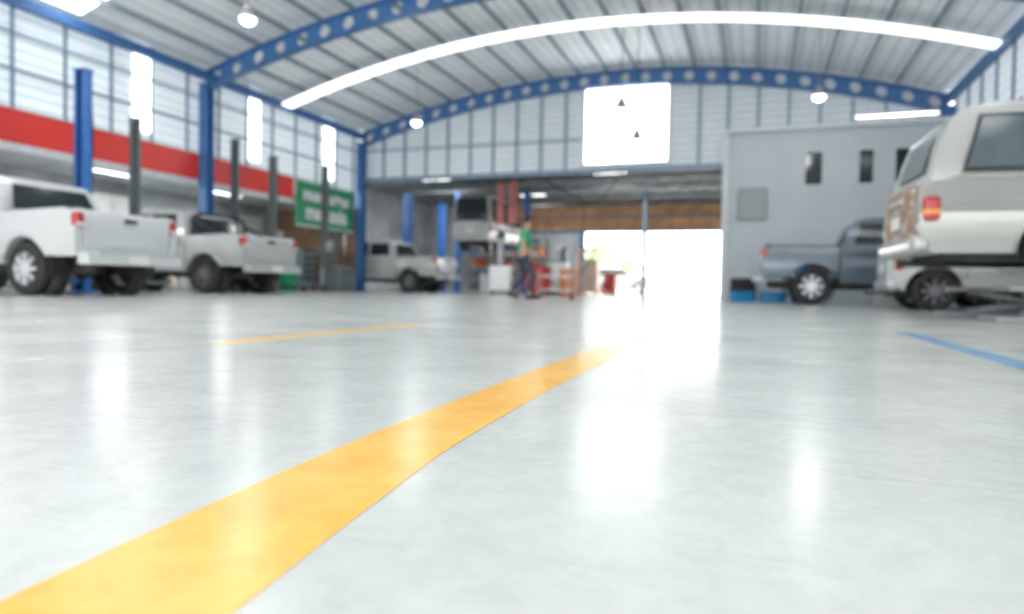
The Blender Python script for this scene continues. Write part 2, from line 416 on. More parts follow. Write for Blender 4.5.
def tubelight(x,y,z,L,axis='Y',drop=0,pw=0,m='tube'):
    e=empty('fluorescent_light',(x,y,z),0 if axis=='Y' else math.pi/2); tag(e,'white fluorescent tube fitting, lit','tube light','fluorescent lights')
    B().box((0,0,.05),(.14,L,.05)).obj('fixture_body',M['white'],e)
    for s in (-1,1): B().cyl((s*.035,-L/2+.03,0),(s*.035,L/2-.03,0),.016,seg=10).obj('tube',M[m],e)
    if drop:
        for s in (-1,1): B().cyl((0,s*L/3,.07),(0,s*L/3,drop),.008,seg=6).obj('hanger',M['metal'],e)
    if pw:
        l=bpy.data.lights.new('al','AREA'); l.shape='RECTANGLE'; l.size=.4; l.size_y=L; l.energy=pw
        lo=bpy.data.objects.new('lamp_light',l); C.objects.link(lo); lo.parent=e; lo.location=(0,0,-.04)
for y in (5,8.5,12,15.5): tubelight(-14.2,y,2.715,1.2,pw=55)
for y in (4,8.5): tubelight(6.6,y,3.215,1.2)
tubelight(3.2,YB-.45,4.78,1.9,'X',drop=.9)
tubelight(-5,24,4.335,1.2,'X',pw=70)
tubelight(-11.8,24,4.335,1.2,'X',pw=110); tubelight(-9.5,29,4.335,1.2,'X',pw=90)
for x,y in ((-5.2,20.9),(-2.75,20.9)):
    e=empty('bulkhead_lamp',(x,y,3.95)); tag(e,'round dull metal lamp under the annex roof','ceiling lamp')
    B().cyl((0,0,.05),(0,0,.46),.015,seg=8).obj('stem',M['metal'],e)
    B().cyl((0,0,-.1),(0,0,.08),.2,seg=24,r2=.08).obj('lamp_shade',M['brownwall'],e)

# ------------------------------------------------------------ vehicles
def arc(cx,cz,r,zb,n=14):
    a0=math.asin((zb-cz)/r) if abs(zb-cz)<r else 0
    out=[]
    for k in range(n+1):
        a=(math.pi-a0)-(math.pi-2*a0)*k/n
        out.append((cx+r*math.cos(a),cz+r*math.sin(a)))
    return out
def prism(name,prof,w,m,parent,g=None,cuts=(),bevel=.04,loc=(0,0,0),yc=0,seg=3,post=None):
    bm=bmesh.new()
    vs=[bm.verts.new((x,-w/2,z)) for x,z in prof]; f=bm.faces.new(vs)
    r=bmesh.ops.extrude_face_region(bm,geom=[f]); nv=[v for v in r['geom'] if isinstance(v,bmesh.types.BMVert)]
    for v in nv: v.co.y=w/2
    for z in cuts:
        bmesh.ops.bisect_plane(bm,geom=bm.verts[:]+bm.edges[:]+bm.faces[:],plane_co=(0,0,z),plane_no=(0,0,1))
    if g:
        for v in bm.verts: v.co.y*=g(v.co.x,v.co.z)
    for v in bm.verts: v.co.y+=yc
    if post:
        for v in bm.verts: v.co.y*=post(v.co.x,v.co.z)
    bb=B(); bb.bm.free(); bb.bm=bm
    return bb.obj(name,m,parent,bevel,loc=loc,seg=seg)
def wheel(parent,x,y,r,w,side,rimm):
    b=B(); prof=[(r*.62,-w/2+.01),(r*.8,-w/2),(r*.95,-w/2+.015),(r,-w/2+.05),(r,w/2-.05),(r*.95,w/2-.015),(r*.8,w/2),(r*.62,w/2-.01)]
    b.lathe_y(prof,(0,0,0),seg=36)
    t=b.obj('wheel',M['rubber'],parent,loc=(x,y,r))
    b=B(); s=side; R=r*.66; yo=s*w*.38
    b.lathe_y([(R,-w/2+.02),(R,w/2-.02),(R*.93,w/2-.03),(R*.9,0),(R*.93,-w/2+.03)],(0,0,0),seg=36)
    for k in range(8):
        a=k*math.pi/4; rot=Matrix.Rotation(-a,3,'Y')
        c=rot@Vector((R*.5,0,0)); b.box((c.x,yo,c.z),(R*.95,.03,R*.20),rot=rot)
    b.cyl((0,yo-s*.05,0),(0,yo+s*.025,0),R*.28,seg=20)
    b.cyl((0,yo-s*.09,0),(0,yo-s*.07,0),R*.8,1,seg=24)
    b.obj('rim',[rimm,M['under']],t)
    return t
def endpane(parent,p0,p1,W,g,f0=.12,f1=.9,inset=.1,sgn=1,name='windshield',off=.012,m=None):
    a=Vector((p0[0],0,p0[1])); c=Vector((p1[0],0,p1[1])); d=c-a; n=Vector((d.z,0,-d.x)).normalized()*sgn*off
    lo=a+d*f0+n; hi=a+d*f1+n
    yl=W/2*g(lo.x,lo.z)-inset; yh=W/2*g(hi.x,hi.z)-inset
    b=B(); b.poly([(lo.x,-yl,lo.z),(lo.x,yl,lo.z),(hi.x,yh,hi.z),(hi.x,-yh,hi.z)])
    return b.obj(name,m or M['glass'],parent,solid=.01)
def pickup(name,label,loc,rz,paint,rimm,L=5.2,W=1.80,zoff=0,bump=None,rack=False):
    e=empty(name,(loc[0],loc[1],zoff),rz); tag(e,label,'car')
    r=.38; xr,xf=1.0,L-.95
    belt,roof=1.20,1.78
    def side(z): return 1.0-.06*(max(0,(z-.86))/.36)**1.5-.07*(max(0,(.84-z))/.4)**1.3
    def g(x,z):
        k=side(min(z,belt))
        if z>belt: k-=.18*((z-belt)/(roof-belt))**1.2
        if x>L-.6: k-=.14*((x-L+.6)/.6)**2
        return k
    cabx=1.52; zb=.44
    prof=[(cabx,zb)]+arc(xf,r,.47,zb)+[(L-.12,zb),(L,.55),(L-.01,.85),(L-.08,.98),(L-.3,1.07),(L-.8,1.13),(L-1.3,1.19),(cabx,belt)]
    prism('body',prof,W,paint,e,g,(.52,.6,.68,.76,.84,.92,1.0,1.08,1.14),.03)
    gp=[(cabx+.03,belt-.03),(cabx+.10,1.45),(cabx+.18,1.63),(cabx+.30,1.73),(cabx+.50,roof),(cabx+1.2,roof+.015),(L-2.25,roof-.01),(L-2.0,1.73),(L-1.6,1.48),(L-1.18,belt-.03)]
    prism('cabin',gp,W,paint,e,g,(1.26,1.34,1.42,1.5,1.58,1.66,1.72),.05)
    tum=lambda x,z: side(z)-(.045*((.35-x)/.35)**2 if x<.35 else 0)
    for s in (-1,1):
        xm=(cabx+L-1.3)/2-.05
        for poly in ([(cabx+.25,cabx+.36),(xm-.06,xm-.06)],[(xm+.03,xm+.03),(L-1.42,L-2.02)]):
            b=B(); n=5; A=[];D=[]
            for k in range(n+1):
                t=k/n; z=belt+.05+(1.66-belt-.05)*t
                xa=poly[0][0]+(poly[0][1]-poly[0][0])*t; xb=poly[1][0]+(poly[1][1]-poly[1][0])*t
                A.append(b.bm.verts.new((xa,s*(W/2*g(xa,z)+.010),z))); D.append(b.bm.verts.new((xb,s*(W/2*g(xb,z)+.010),z)))
            for k in range(n): b.bm.faces.new((A[k],D[k],D[k+1],A[k+1]))
            b.obj('window_pane',M['glass'],e,solid=.01)
        for x0 in (xm,cabx+.15,L-1.42):
            zz=[.5+.7*k/6 for k in range(7)] if x0!=cabx+.15 else [.85+.35*k/6 for k in range(7)]
            if x0>3: zz=[.55+.63*k/6 for k in range(7)]
            B().tubepath([(x0,s*W/2*g(x0,z_),z_) for z_ in zz],.005,seg=6).obj('door_seam',M['black'],e)
        for hx in (xm-.2,xm+.18): B().box((hx,s*(W/2*g(hx,1.05)+.012),1.05),(.16,.03,.035)).obj('door_handle',M['chrome'],e)
        B().box((L-1.5,s*(W/2+.10),1.30),(.12,.2,.17)).obj('side_mirror',paint,e,bevel=.03)
        bp=[(.07,.56)]+arc(xr,r,.455,.56)+[(cabx-.03,.56),(cabx-.03,1.20),(.10,1.24),(.05,1.18),(.04,.9)]
        prism('bed_side',bp,.12,paint,e,None,(.62,.7,.78,.86,.94,1.02,1.1,1.16),.03,yc=s*(W/2-.06),post=tum)
        prism('bed_rail',[(.08,1.20),(cabx-.04,1.18),(cabx-.04,1.225),(.08,1.25)],.10,M['black'],e,None,(),.01,yc=s*(W/2-.125))
        for cx,zz in ((xr,.56),(xf,.44)):
            pr=arc(cx,r,.475,zz,16)
            B().tubepath([(p[0],s*W/2*g(p[0],p[1]),p[1]) for p in pr],.032).obj('wheel_arch_trim',paint,e)
            B().lathe_y([(.45,-.12),(.45,.12),(.43,.12),(.43,-.12)],(0,0,0),seg=28).obj('wheel_well',M['under'],e,loc=(cx,s*(W/2-.26),r+.01))
        tl=B().box((.08,s*(W/2-.11),1.06),(.13,.14,.22)).obj('tail_lamp',M['redlamp'],e,bevel=.04)
        B().box((.01,s*(W/2-.11),1.0),(.03,.10,.05)).obj('reversing_lens',M['clearlamp'],tl)
        B().box((L-.09,s*(W/2*.84-.1),.90),(.2,.36,.2)).obj('headlamp',M['clearlamp'],e,bevel=.04)
        wheel(e,xr,s*(W/2-.13),r,.24,s,rimm); wheel(e,xf,s*(W/2-.13),r,.24,s,rimm)
        B().box((xr-.5,s*(W/2-.14),.42),(.02,.22,.3)).obj('mud_flap',M['black'],e)
    endpane(e,(L-1.18,belt-.03),(L-1.6,1.48),W,g,.1,1.0,.1,1)
    endpane(e,(cabx+.10,1.45),(cabx+.18,1.63),W,g,-1.1,.98,.16,-1,'rear_window',off=.03)
    tgp=[(.09,.60),(.05,.66),(.035,.90),(.02,1.12),(.035,1.20),(.09,1.22),(.11,.9)]
    tg=prism('tailgate',tgp,W-.36,paint,e,None,(),.02)
    B().box((.01,0,1.10),(.03,.20,.06)).obj('tailgate_handle',M['black'],tg)
    B().box((.035,0,.80),(.012,.9,.18)).obj('pressed_panel',paint,tg,bevel=.01)
    B().box(((cabx)/2,0,.60),(cabx-.1,W-.25,.05)).box((cabx-.05,0,.92),(.05,W-.25,.58)).obj('bed_floor',paint,e)
    B().box((-.04,0,.53),(.2,W-.18,.16)).box((-.06,0,.62),(.2,W-.5,.02)).obj('rear_bumper',bump or M['chrome'],e,bevel=.07,seg=4)
    B().box((-.15,0,.54),(.012,.34,.13)).obj('license_plate',M['plate'],e)
    B().box((L-.03,0,.50),(.2,W*.84,.26)).obj('front_bumper',paint,e,bevel=.06)
    B().box((L-.01,0,.88),(.05,.85,.18)).obj('grille',M['black'],e,bevel=.02)
    if rack:
        y=W/2-.12
        B().tubepath(interp([(cabx-.12,-y,1.2),(cabx-.12,-y+.03,1.5),(cabx-.12,-y+.16,1.66),(cabx-.12,0,1.68),(cabx-.12,y-.16,1.66),(cabx-.12,y-.03,1.5),(cabx-.12,y,1.2)],4),.036).obj('roll_bar',M['black'],e)
        for s in (-1,1): B().tubepath([(cabx-.12,s*(y-.04),1.5),(.65,s*y,1.2)],.032).obj('roll_bar_brace',M['black'],e)
    b=B()
    for s in (-1,1): b.box((L/2-.1,s*.42,.42),(L-.5,.1,.14))
    b.cyl((xr,-W/2+.2,r),(xr,W/2-.2,r),.05).cyl((xf,-W/2+.2,r),(xf,W/2-.2,r),.04).sph((xr,.0,r),(.15,.13,.15))
    b.box((L/2+.9,0,.52),(2.4,W-.7,.2)); b.cyl((.2,.45,.36),(2.2,.45,.36),.035)
    b.obj('chassis',M['under'],e)
    return e
def suv(name,label,loc,rz,paint,rimm,L=4.6,W=1.76,H=1.83,zoff=0,xr=1.1,hatchmat=None,rearslope=.42,rails=True,belt=1.08,r=.36,rw=(.14,.10,.66),nowheel=False):
    e=empty(name,(loc[0],loc[1],zoff),rz); tag(e,label,'car'); xf=L-.85
    def g(x,z):
        k=1.0-.11*max(0,(.7-z)/.4)**1.5
        k-=.03*max(0,(min(z,belt)-.75)/.3)
        if z>belt: k-=.17*((z-belt)/(H-belt))**1.2
        if x>L-.6: k-=.15*((x-L+.6)/.6)**2
        if x<.5: k-=.13*((.5-x)/.5)**2
        return k
    zb=.32; cuts=(.42,.52,.62,.72,.84,.95)
    prof=[(.16,zb)]+arc(xr,r,r+.08,zb)+arc(xf,r,r+.08,zb)+[(L-.15,zb),(L,.42),(L,.72),(L-.1,.84),(L-.4,.93),(L-1.0,1.0),(L-1.15,belt),
        (.5,belt),(.36,belt),(.25,belt),(.17,belt),(.12,belt),(.06,.98),(.03,.85),(.02,.62),(.06,.42)]
    prism('body',prof,W,paint,e,g,cuts,.035)
    rs=rearslope
    gp=[(.50,belt-.04),(.36,belt-.04),(.22,belt-.04),(.10,belt-.04),(.10+rs*.30,belt+(H-belt)*.45),(.10+rs*.58,belt+(H-belt)*.76),(.12+rs*.9,H-.07),(rs+.34,H-.012),(L*.4,H),(L-2.2,H-.03),(L-1.92,H-.09),(L-1.0,belt-.04)]
    cc=[belt+(H-belt)*t for t in (.15,.3,.45,.6,.76,.9)]
    prism('cabin',gp,W,paint,e,g,cc,.06)
    zt=H-.17; zbb=belt+.07
    gl=M['bglass'] if rs<.4 and rails else M['glass']
    for s in (-1,1):
        ws=[(.40,1.38,.40+rs*.5,1.38),(1.46,2.28,1.46,2.28),(2.36,L-1.22,2.36,L-1.85)]
        if L<4.3: ws=[(.36,1.0,.36+rs*.5,1.0),(1.06,1.86,1.06,1.86),(1.94,L-1.22,1.94,L-1.85)]
        for a,b_,c_,d_ in ws:
            n=5
            def edge(x0,x1,z0,z1): return [(x0+(x1-x0)*k/n,z0+(z1-z0)*k/n) for k in range(n+1)]
            lft=edge(a,c_,zbb,zt); rgt=edge(b_,d_,zbb,zt)
            for nm,mm,off,ex in (('window_pane',gl,.012,0),('window_seal',M['black'],.004,.025)):
                b=B(); A=[b.bm.verts.new((x-ex,s*(W/2*g(x,z)+off),z+(ex if k==n else (-ex if k==0 else 0)))) for k,(x,z) in enumerate(lft)]
                D=[b.bm.verts.new((x+ex,s*(W/2*g(x,z)+off),z+(ex if k==n else (-ex if k==0 else 0)))) for k,(x,z) in enumerate(rgt)]
                for k in range(n): b.bm.faces.new((A[k],D[k],D[k+1],A[k+1]))
                b.obj(nm,mm,e,solid=.01)
        for x0 in (ws[1][0]-.04,ws[1][1]+.04,ws[2][1]+.05):
            B().tubepath([(x0,s*W/2*g(x0,z_),z_) for z_ in [.5+(belt-.5)*k/6 for k in range(7)]],.005,seg=6).obj('door_seam',M['black'],e)
        for hx in (ws[1][0]+.15,ws[2][0]+.15): B().box((hx,s*(W/2+.01),.95),(.16,.03,.035)).obj('door_handle',M['black'],e)
        B().box((L-1.35,s*(W/2+.1),belt+.08),(.12,.2,.15)).obj('side_mirror',paint,e,bevel=.03)
        B().box((xr-.0+1.4,s*(W/2-.0),.66),(2.0 if L>4.3 else 1.2,.03,.07)).obj('side_moulding',paint,e,bevel=.008)
        for cx in (xr,xf):
            B().tubepath([(p[0],s*W/2*g(p[0],p[1]),p[1]) for p in arc(cx,r,r+.095,zb,16)],.02).obj('wheel_arch_trim',paint,e)
        tz=.76
        t=B().box((.13,s*(W/2*.91-.05),tz),(.16,.13,.25)).obj('tail_lamp',M['redlamp'],e,bevel=.045,seg=3)
        B().box((.125,s*(W/2*.91-.05),tz-.03),(.165,.137,.05)).obj('indicator_lens',M['orangelamp'],t,bevel=.01)
        B().box((L-.10,s*(W/2*.80-.1),.76),(.2,.34,.16)).obj('headlamp',M['clearlamp'],e,bevel=.04)
        if nowheel and s>0:
            B().cyl((xr,W/2-.25,r),(xr,W/2-.14,r),.13,seg=24).cyl((xr,W/2-.14,r),(xr,W/2-.10,r),.05,seg=16).obj('brake_drum',M['metal'],e)
        else: wheel(e,xr,s*(W/2-.13),r,.22,s,rimm)
        wheel(e,xf,s*(W/2-.13),r,.22,s,rimm)
        if rails:
            b=B(); b.cyl((.9,s*(W/2*.83-.1),H+.03),(L-2.2,s*(W/2*.83-.1),H+.03),.015)
            for x0 in (.9,1.7,L-2.2): b.cyl((x0,s*(W/2*.83-.1),H-.05),(x0,s*(W/2*.83-.1),H+.03),.015)
            b.obj('roof_rail',paint,e)
    endpane(e,(L-1.0,belt-.04),(L-1.92,H-.09),W,g,.08,.94,.12,1)
    h=B().box((.03,0,.76),(.07,W*.60,.56)).obj('hatch',hatchmat or paint,e,bevel=.03)
    endpane(e,(.10,belt-.04),(.10+rs*.58,belt+(H-belt)*.76),W,g,rw[1],rw[2]/.66,rw[0],-1,'rear_window',off=.03,m=gl)
    B().box((-.015,0,.90),(.03,.5,.05)).obj('hatch_handle',M['chrome'],h)
    B().box((-.02,0,.68),(.012,.34,.13)).obj('license_plate',M['plate'],e)
    B().box((.07,0,.41),(.22,W*.86,.20)).obj('rear_bumper',paint,e,bevel=.09,seg=4)
    B().box((L-.05,0,.44),(.2,W*.84,.24)).obj('front_bumper',paint,e,bevel=.06)
    B().box((L-.0,0,.74),(.05,.8,.11)).obj('grille',M['black'],e)
    b=B(); b.box((L/2,0,.36),(L-.6,W-.6,.16))
    b.cyl((xr,-W/2+.2,r),(xr,W/2-.2,r),.05).sph((xr,0,r),(.15,.13,.15)).cyl((.1,.4,.26),(1.8,.4,.26),.04)
    for s in (-1,1): b.cyl((xr-.15,s*.5,.22),(xr-.15,s*.5,.48),.055,seg=12); b.box((xr-.2,s*.52,.27),(1.2,.06,.05))
    b.obj('chassis',M['under'],e)
    return e
pickup('pickup_truck','white double-cab pickup truck seen from its tailgate',(-8.72,7.62),PI,M['carwhite'],M['rim'],bump=M['carwhite'])
pickup('pickup_truck','off-white pickup truck with black roll bar beside lift posts',(-9.75,12.0),PI,M['carpearl'],M['steelrim'],L=5.1,bump=M['carpearl'],rack=True)
pickup('pickup_truck','silver-white pickup truck parked in the annex opening',(-10.0,21.3),PI,M['carpearl'],M['steelrim'],L=5.1,bump=M['carpearl'])
pickup('pickup_truck','dark slate metallic pickup truck parked by the grey wall',(.05,16.1),0,M['cargrey'],M['rim'],bump=M['cargrey'])
suv('estate_car','silver estate car with brown patchy hatch, raised on a low lift',(1.45,8.62),math.radians(3),M['suvsilver'],M['rim'],zoff=.35,xr=1.3,hatchmat=M['primer'],rearslope=.30,L=4.7,rw=(.28,.18,.58),nowheel=True)
suv('hatchback_car','white hatchback with dark wheels parked beside the raised car',(1.98,12.9),0,M['carwhite'],M['steelrim'],L=3.8,W=1.66,H=1.40,belt=.93,r=.31,xr=.60,rails=False,rearslope=.5)
suv('van','grey-white van with large dark rear window raised on a lift',(-9.9,22.95),PI/2,M['carpearl'],M['steelrim'],L=4.5,W=1.65,H=2.0,zoff=1.6,belt=1.0,rearslope=.10,rails=False,rw=(.05,.0,.78))
suv('parked_car','pale car parked outdoors in bright daylight',(-9.6,38.5),math.radians(5),M['carsilver'],M['rim'],L=4.2,H=1.5,belt=.98,rails=False,r=.32,rearslope=.4)

# ------------------------------------------------------------ lifts
def lift(x,y0,y1,h,m,label,axis='Y',carr=.35,arm=.55,pw=.30):
    cx,cy=(x,(y0+y1)/2) if axis=='Y' else ((y0+y1)/2,x)
    e=empty('two_post_lift',(cx,cy,0),0 if axis=='Y' else -PI/2); tag(e,label,'vehicle lift')
    d=(y1-y0)/2; hw=pw/2; dp=pw*.6
    for s in (-1,1):
        y=s*d
        b=B(); b.box((0,y+s*(dp/2-.01),h/2),(pw,.02,h)).box((-hw+.01,y,h/2),(.02,dp,h)).box((hw-.01,y,h/2),(.02,dp,h))
        b.box((-hw+.035,y-s*(dp/2-.01),h/2),(.05,.02,h)).box((hw-.035,y-s*(dp/2-.01),h/2),(.05,.02,h)); b.box((0,y,h+.01),(pw+.04,dp+.04,.03))
        b.obj('post',m,e)
        B().box((0,y,.015),(.5,.42,.03)).obj('base_plate',m,e)
        B().box((0,y-s*.04,carr+.15),(pw*.7,.12,.5)).obj('carriage',M['metal'],e)
        for t in (-1,1):
            b=B(); yy=y-s*.12
            dirv=Vector((t*.68,-s*.73,0)); c=Vector((0,yy,carr-.1 if carr>.3 else .2))+dirv*arm/2
            rot=dirv.to_track_quat('X','Z').to_matrix()
            b.box(c,(arm,.09,.08),rot=rot); p=c+dirv*arm/2; b.cyl((p.x,p.y,p.z),(p.x,p.y,p.z+.09),.06,seg=14)
            b.obj('arm',m,e)
        if s>0: B().box((hw+.07,y+s*.02,1.35),(.14,.18,.32)).obj('control_box' ,M['metal'],e)
        B().tubepath(interp([(.05,y+s*(dp/2+.02),h-.1),(.07,y+s*(dp/2+.06),h*.7),(.03,y+s*(dp/2+.03),h*.4),(.05,y+s*(dp/2+.02),.3)],4),.012,seg=6).obj('hydraulic_hose',M['cable'],e)
lift(-11.4,5.9,8.95,3.95,M['liftblue'],'tall blue two-post vehicle lift around the white pickup',carr=.3,arm=.4,pw=.26)
lift(-11.25,9.9,13.85,3.3,M['darkpost'],'dark grey two-post vehicle lift around the off-white pickup',carr=.3,arm=.5,pw=.18)
lift(-12.1,13.5,17.2,3.7,M['darkpost'],'dark grey two-post vehicle lift standing empty in its bay',carr=.3,arm=.8,pw=.18)
lift(-12.35,22.75,25.75,3.6,M['liftblue'],'blue two-post vehicle lift in the annex bay',carr=.3,arm=.5,pw=.32)
lift(25.0,-11.3,-8.4,3.9,M['liftblue'],'blue two-post lift holding up the grey-white van','X',carr=1.75,arm=.75,pw=.28)
e=empty('scissor_lift',(1.45,8.62,0),math.radians(3)); tag(e,'low dark steel scissor lift under the raised silver car','vehicle lift')
for s in (-1,1):
    y=s*.75
    B().box((2.2,y,.03),(3.1,.5,.06)).obj('base_frame',M['metal'],e,bevel=.01)
    B().box((2.55,y,.325),(3.6,.46,.05)).obj('platform',M['metal'],e,bevel=.01)
    b=B()
    for yy in (-.18,.18):
        for a,c in (((1.0,.07),(2.1,.29)),((2.1,.07),(1.0,.29)),((2.3,.07),(3.4,.29)),((3.4,.07),(2.3,.29))):
            b.cyl((a[0],y+yy,a[1]),(c[0],y+yy,c[1]),.028,seg=8)
    b.obj('scissor_arm',M['metal'],e)

# ------------------------------------------------------------ sign
e=empty('hanging_sign',(XL-.12,18.15,2.62)); tag(e,'green hanging signboard with white lettering','sign')
B().box((0,0,0),(.06,2.95,1.4)).obj('board',M['green'],e,bevel=.01)
B().box((.035,0,.66),(.02,2.95,.04)).obj('edge_strip',M['white'],e)
B().box((.035,0,-.66),(.02,2.95,.04)).obj('edge_strip',M['white'],e)
for txt,z,sz in (('munnau+uu',.12,.50),('maiaaaia',-.44,.64)):
    cu=bpy.data.curves.new('lettering','FONT'); cu.body=txt; cu.size=sz; cu.align_x='CENTER'; cu.extrude=.008; cu.offset=.022
    o=bpy.data.objects.new('tmp',cu); C.objects.link(o)
    me=bpy.data.meshes.new_from_object(o.evaluated_get(bpy.context.evaluated_depsgraph_get())); C.objects.unlink(o); bpy.data.objects.remove(o)
    me.materials.clear(); me.materials.append(M['white'])
    t=bpy.data.objects.new('lettering',me); C.objects.link(t); t.parent=e; t.location=(.045,0,z); t.rotation_euler=(PI/2,0,PI/2)

# ------------------------------------------------------------ workshop equipment
def cabinet(x,y,rz,m,w=.7,d=.45,h=.95,label='red rolling tool cabinet with drawers'):
    e=empty('tool_cabinet',(x,y,0),rz); tag(e,label,'tool cabinet')
    B().box((0,0,h/2+.06),(w,d,h-.12)).obj('cabinet_body',m,e,bevel=.01)
    B().box((0,0,h+.01),(w+.04,d+.04,.03)).obj('top',M['black'],e)
    n=5
    for k in range(n):
        z=.2+(h-.25)*(k)/n+.06
        dr=B().box((0,-d/2-.01,z),(w-.06,.02,(h-.3)/n)).obj('drawer',m,e)
        B().box((0,-d/2-.03,z+.03),(w-.2,.02,.02)).obj('handle',M['chrome'],dr)
    for sx in (-1,1):
        for sy in (-1,1): B().cyl((sx*(w/2-.08)-.02,sy*(d/2-.07),.06),(sx*(w/2-.08)+.02,sy*(d/2-.07),.06),.06).obj('caster',M['rubber'],e)
def drum(x,y,m,label):
    e=empty('oil_drum',(x,y,0)); tag(e,label,'drum')
    b=B(); b.cyl((0,0,0),(0,0,.88),.28,seg=28)
    for z in (.02,.3,.58,.86): b.cyl((0,0,z-.015),(0,0,z+.015),.292,seg=28)
    b.obj('drum_body',m,e); B().cyl((.12,0,.88),(.12,0,.91),.035).obj('cap',M['metal'],e)
def bin_(x,y,rz,m=None,s=1,label='blue open plastic parts bin on the floor'):
    b=B(); w,d,h=.42*s,.32*s,.26*s
    b.box((0,0,.01),(w,d,.02))
    for sx in (-1,1): b.box((sx*w/2,0,h/2),(.02,d+.02,h)); b.box((0,sx*d/2,h/2),(w+.02,.02,h)); b.box((0,sx*(d/2+.01),h-.02),(w+.04,.03,.03)); b.box((sx*(w/2+.01),0,h-.02),(.03,d+.04,.03))
    o=b.obj('parts_bin',m or M['bin'],loc=(x,y,0)); o.rotation_euler=(0,0,rz); tag(o,label,'bin','blue parts bins')
def tire(x,y,z,label='black rubber tire stacked on the floor'):
    r,w=.33,.2
    b=B(); b.lathe_y([(r*.6,-w/2),(r*.9,-w/2),(r,-w/2+.05),(r,w/2-.05),(r*.9,w/2),(r*.6,w/2)],(0,0,0))
    o=b.obj('tire',M['rubber'],loc=(x,y,z+w/2)); o.rotation_euler=(PI/2,0,0); tag(o,label,'tire','stacked tires')
def changer(x,y,rz,m,label='grey tire changer machine with a tall arm'):
    e=empty('tire_changer',(x,y,0),rz); tag(e,label,'machine')
    B().box((0,0,.35),(.7,.6,.7)).obj('cabinet_body',m,e,bevel=.05)
    B().cyl((-.05,-.1,.7),(-.05,-.1,.78),.3,seg=28).obj('turntable',M['metal'],e)
    B().box((0,.34,.95),(.16,.14,1.9)).box((0,.12,1.85),(.12,.55,.1)).obj('arm',m,e,bevel=.02)
    B().cyl((0,-.12,1.1),(0,-.12,1.95),.03).obj('mount_head_rod',M['chrome'],e)
def shelf(x,y,rz,label='grey steel shelving rack holding boxes',lv=3,cols=('white','redcab','bin','carpearl','orange')):
    e=empty('storage_rack',(x,y,0),rz); tag(e,label,'shelf')
    H=.3+.55*lv
    for sx in (-1,1):
        for sy in (-1,1): B().box((sx*.58,sy*.2,H/2),(.04,.04,H)).obj('upright',M['metal'],e)
    for k in range(lv+1): B().box((0,0,.12+.55*k),(1.18,.42,.03)).obj('shelf_board',M['greytrim'],e)
    for k in range(lv+1):
        for j in range(3):
            hh=random.uniform(.18,.40); mx=Matrix.Rotation(rz,3,'Z')@Vector((-.38+.38*j,0,0))
            o=B().box((0,0,hh/2),(.28,.3,hh)).box((0,0,hh),(.29,.31,.02)).obj('storage_box',M[cols[(k*3+j*2)%len(cols)]],loc=(x+mx.x,y+mx.y,.137+.55*k)); o.rotation_euler=(0,0,rz)
            tag(o,'small lidded storage box on the steel rack','box','boxes on racks')
for y in (5.0,6.6,9.9,11.5,15.0,16.6): shelf(-15.75,y,PI/2,cols=('white','redcab','tan','bin','carpearl','orange','darkpost'))
for x in (-13.0,-11.6,-10.2): shelf(x,31.7,0,label='tall steel rack of parts boxes against the annex wall',lv=4,cols=('darkpost','redcab','metal','brownwall','carpearl','bin','orange'))
for y in (8.2,13.2,18.2):
    e=empty('wall_cupboard',(-15.95,y,1.75)); tag(e,'cream two-door cupboard fixed on the bay wall','cupboard','bay wall cupboards')
    B().box((0,0,.35),(.36,1.3,.7)).obj('cupboard_body',M['carpearl'],e,bevel=.01)
    for s in (-1,1):
        d=B().box((.19,s*.325,.35),(.02,.62,.66)).obj('door',M['white'],e)
        B().box((.21,s*.06,.35),(.02,.02,.14)).obj('handle',M['chrome'],d)
cabinet(-13.6,10.3,PI/2,M['redcab']); cabinet(-13.6,16.0,PI/2,M['liftblue'],label='blue rolling tool cabinet with drawers')
cabinet(-13.4,18.0,PI/2,M['darkpost'],h=1.3,label='dark tool cabinet under the green sign')
cabinet(-13.4,19.0,PI/2,M['brownwall'],h=1.5,label='brown tool cabinet under the green sign')
drum(-13.2,17.0,M['green'],'green steel oil drum beside the lift')
changer(-12.3,18.4,1.3,M['darkpost'],'dark tire changer machine with a tall arm')
changer(-8.6,22.0,-.4,M['greytrim'],'pale grey wheel balancer machine with upright arm')
cabinet(-6.9,24.3,0,M['white'],h=1.2,label='white tool cabinet with drawers')
cabinet(-7.9,20.9,.2,M['white'],h=.95,label='white rolling tool cabinet with drawers')
cabinet(-6.7,21.2,-.2,M['redcab'],h=.9,label='red rolling tool cabinet with drawers')
drum(-5.9,21.9,M['orange'],'faded orange steel drum in the annex'); drum(-7.3,23.0,M['tan'],'tan steel drum in the annex')
drum(-6.2,30.2,M['redcab'],'red steel drum near the annex exit'); drum(-6.3,31.0,M['orange'],'faded orange steel drum near the annex exit')
cabinet(-7.3,31.2,0,M['tan'],h=1.6,label='tall tan cabinet near the annex exit')
changer(-7.4,27.0,.5,M['darkpost'],'dark tire changer machine with a tall arm')
changer(-8.3,29.0,.2,M['darkpost'],'dark tire changer machine with a tall arm')
for i in range(5): tire(-7.5,25.6,.2*i)
for i in range(3): tire(-.35,19.2,.2*i)
for i in range(3): tire(-14.3,6.0,.2*i)
for x,y,r in ((.45,18.4,.2),(-.35,17.5,.5),(.3,17.7,.1),(-.3,18.3,.3)): bin_(x,y,r)
for x,y,r in ((-11.9,6.9,.2),(-12.4,10.6,.4)): bin_(x,y,r,s=.8)
drum(1.1,18.6,M['bin'],'blue steel oil drum by the grey wall'); drum(3.0,18.9,M['white'],'white steel drum by the grey wall')
e=empty('engine_hoist',(-5.8,25.6,0),.2); tag(e,'faded orange engine hoist crane on casters','engine hoist')
for s in (-1,1): B().box((0,s*.35,.12),(1.5,.08,.08)).obj('leg',M['orange'],e)
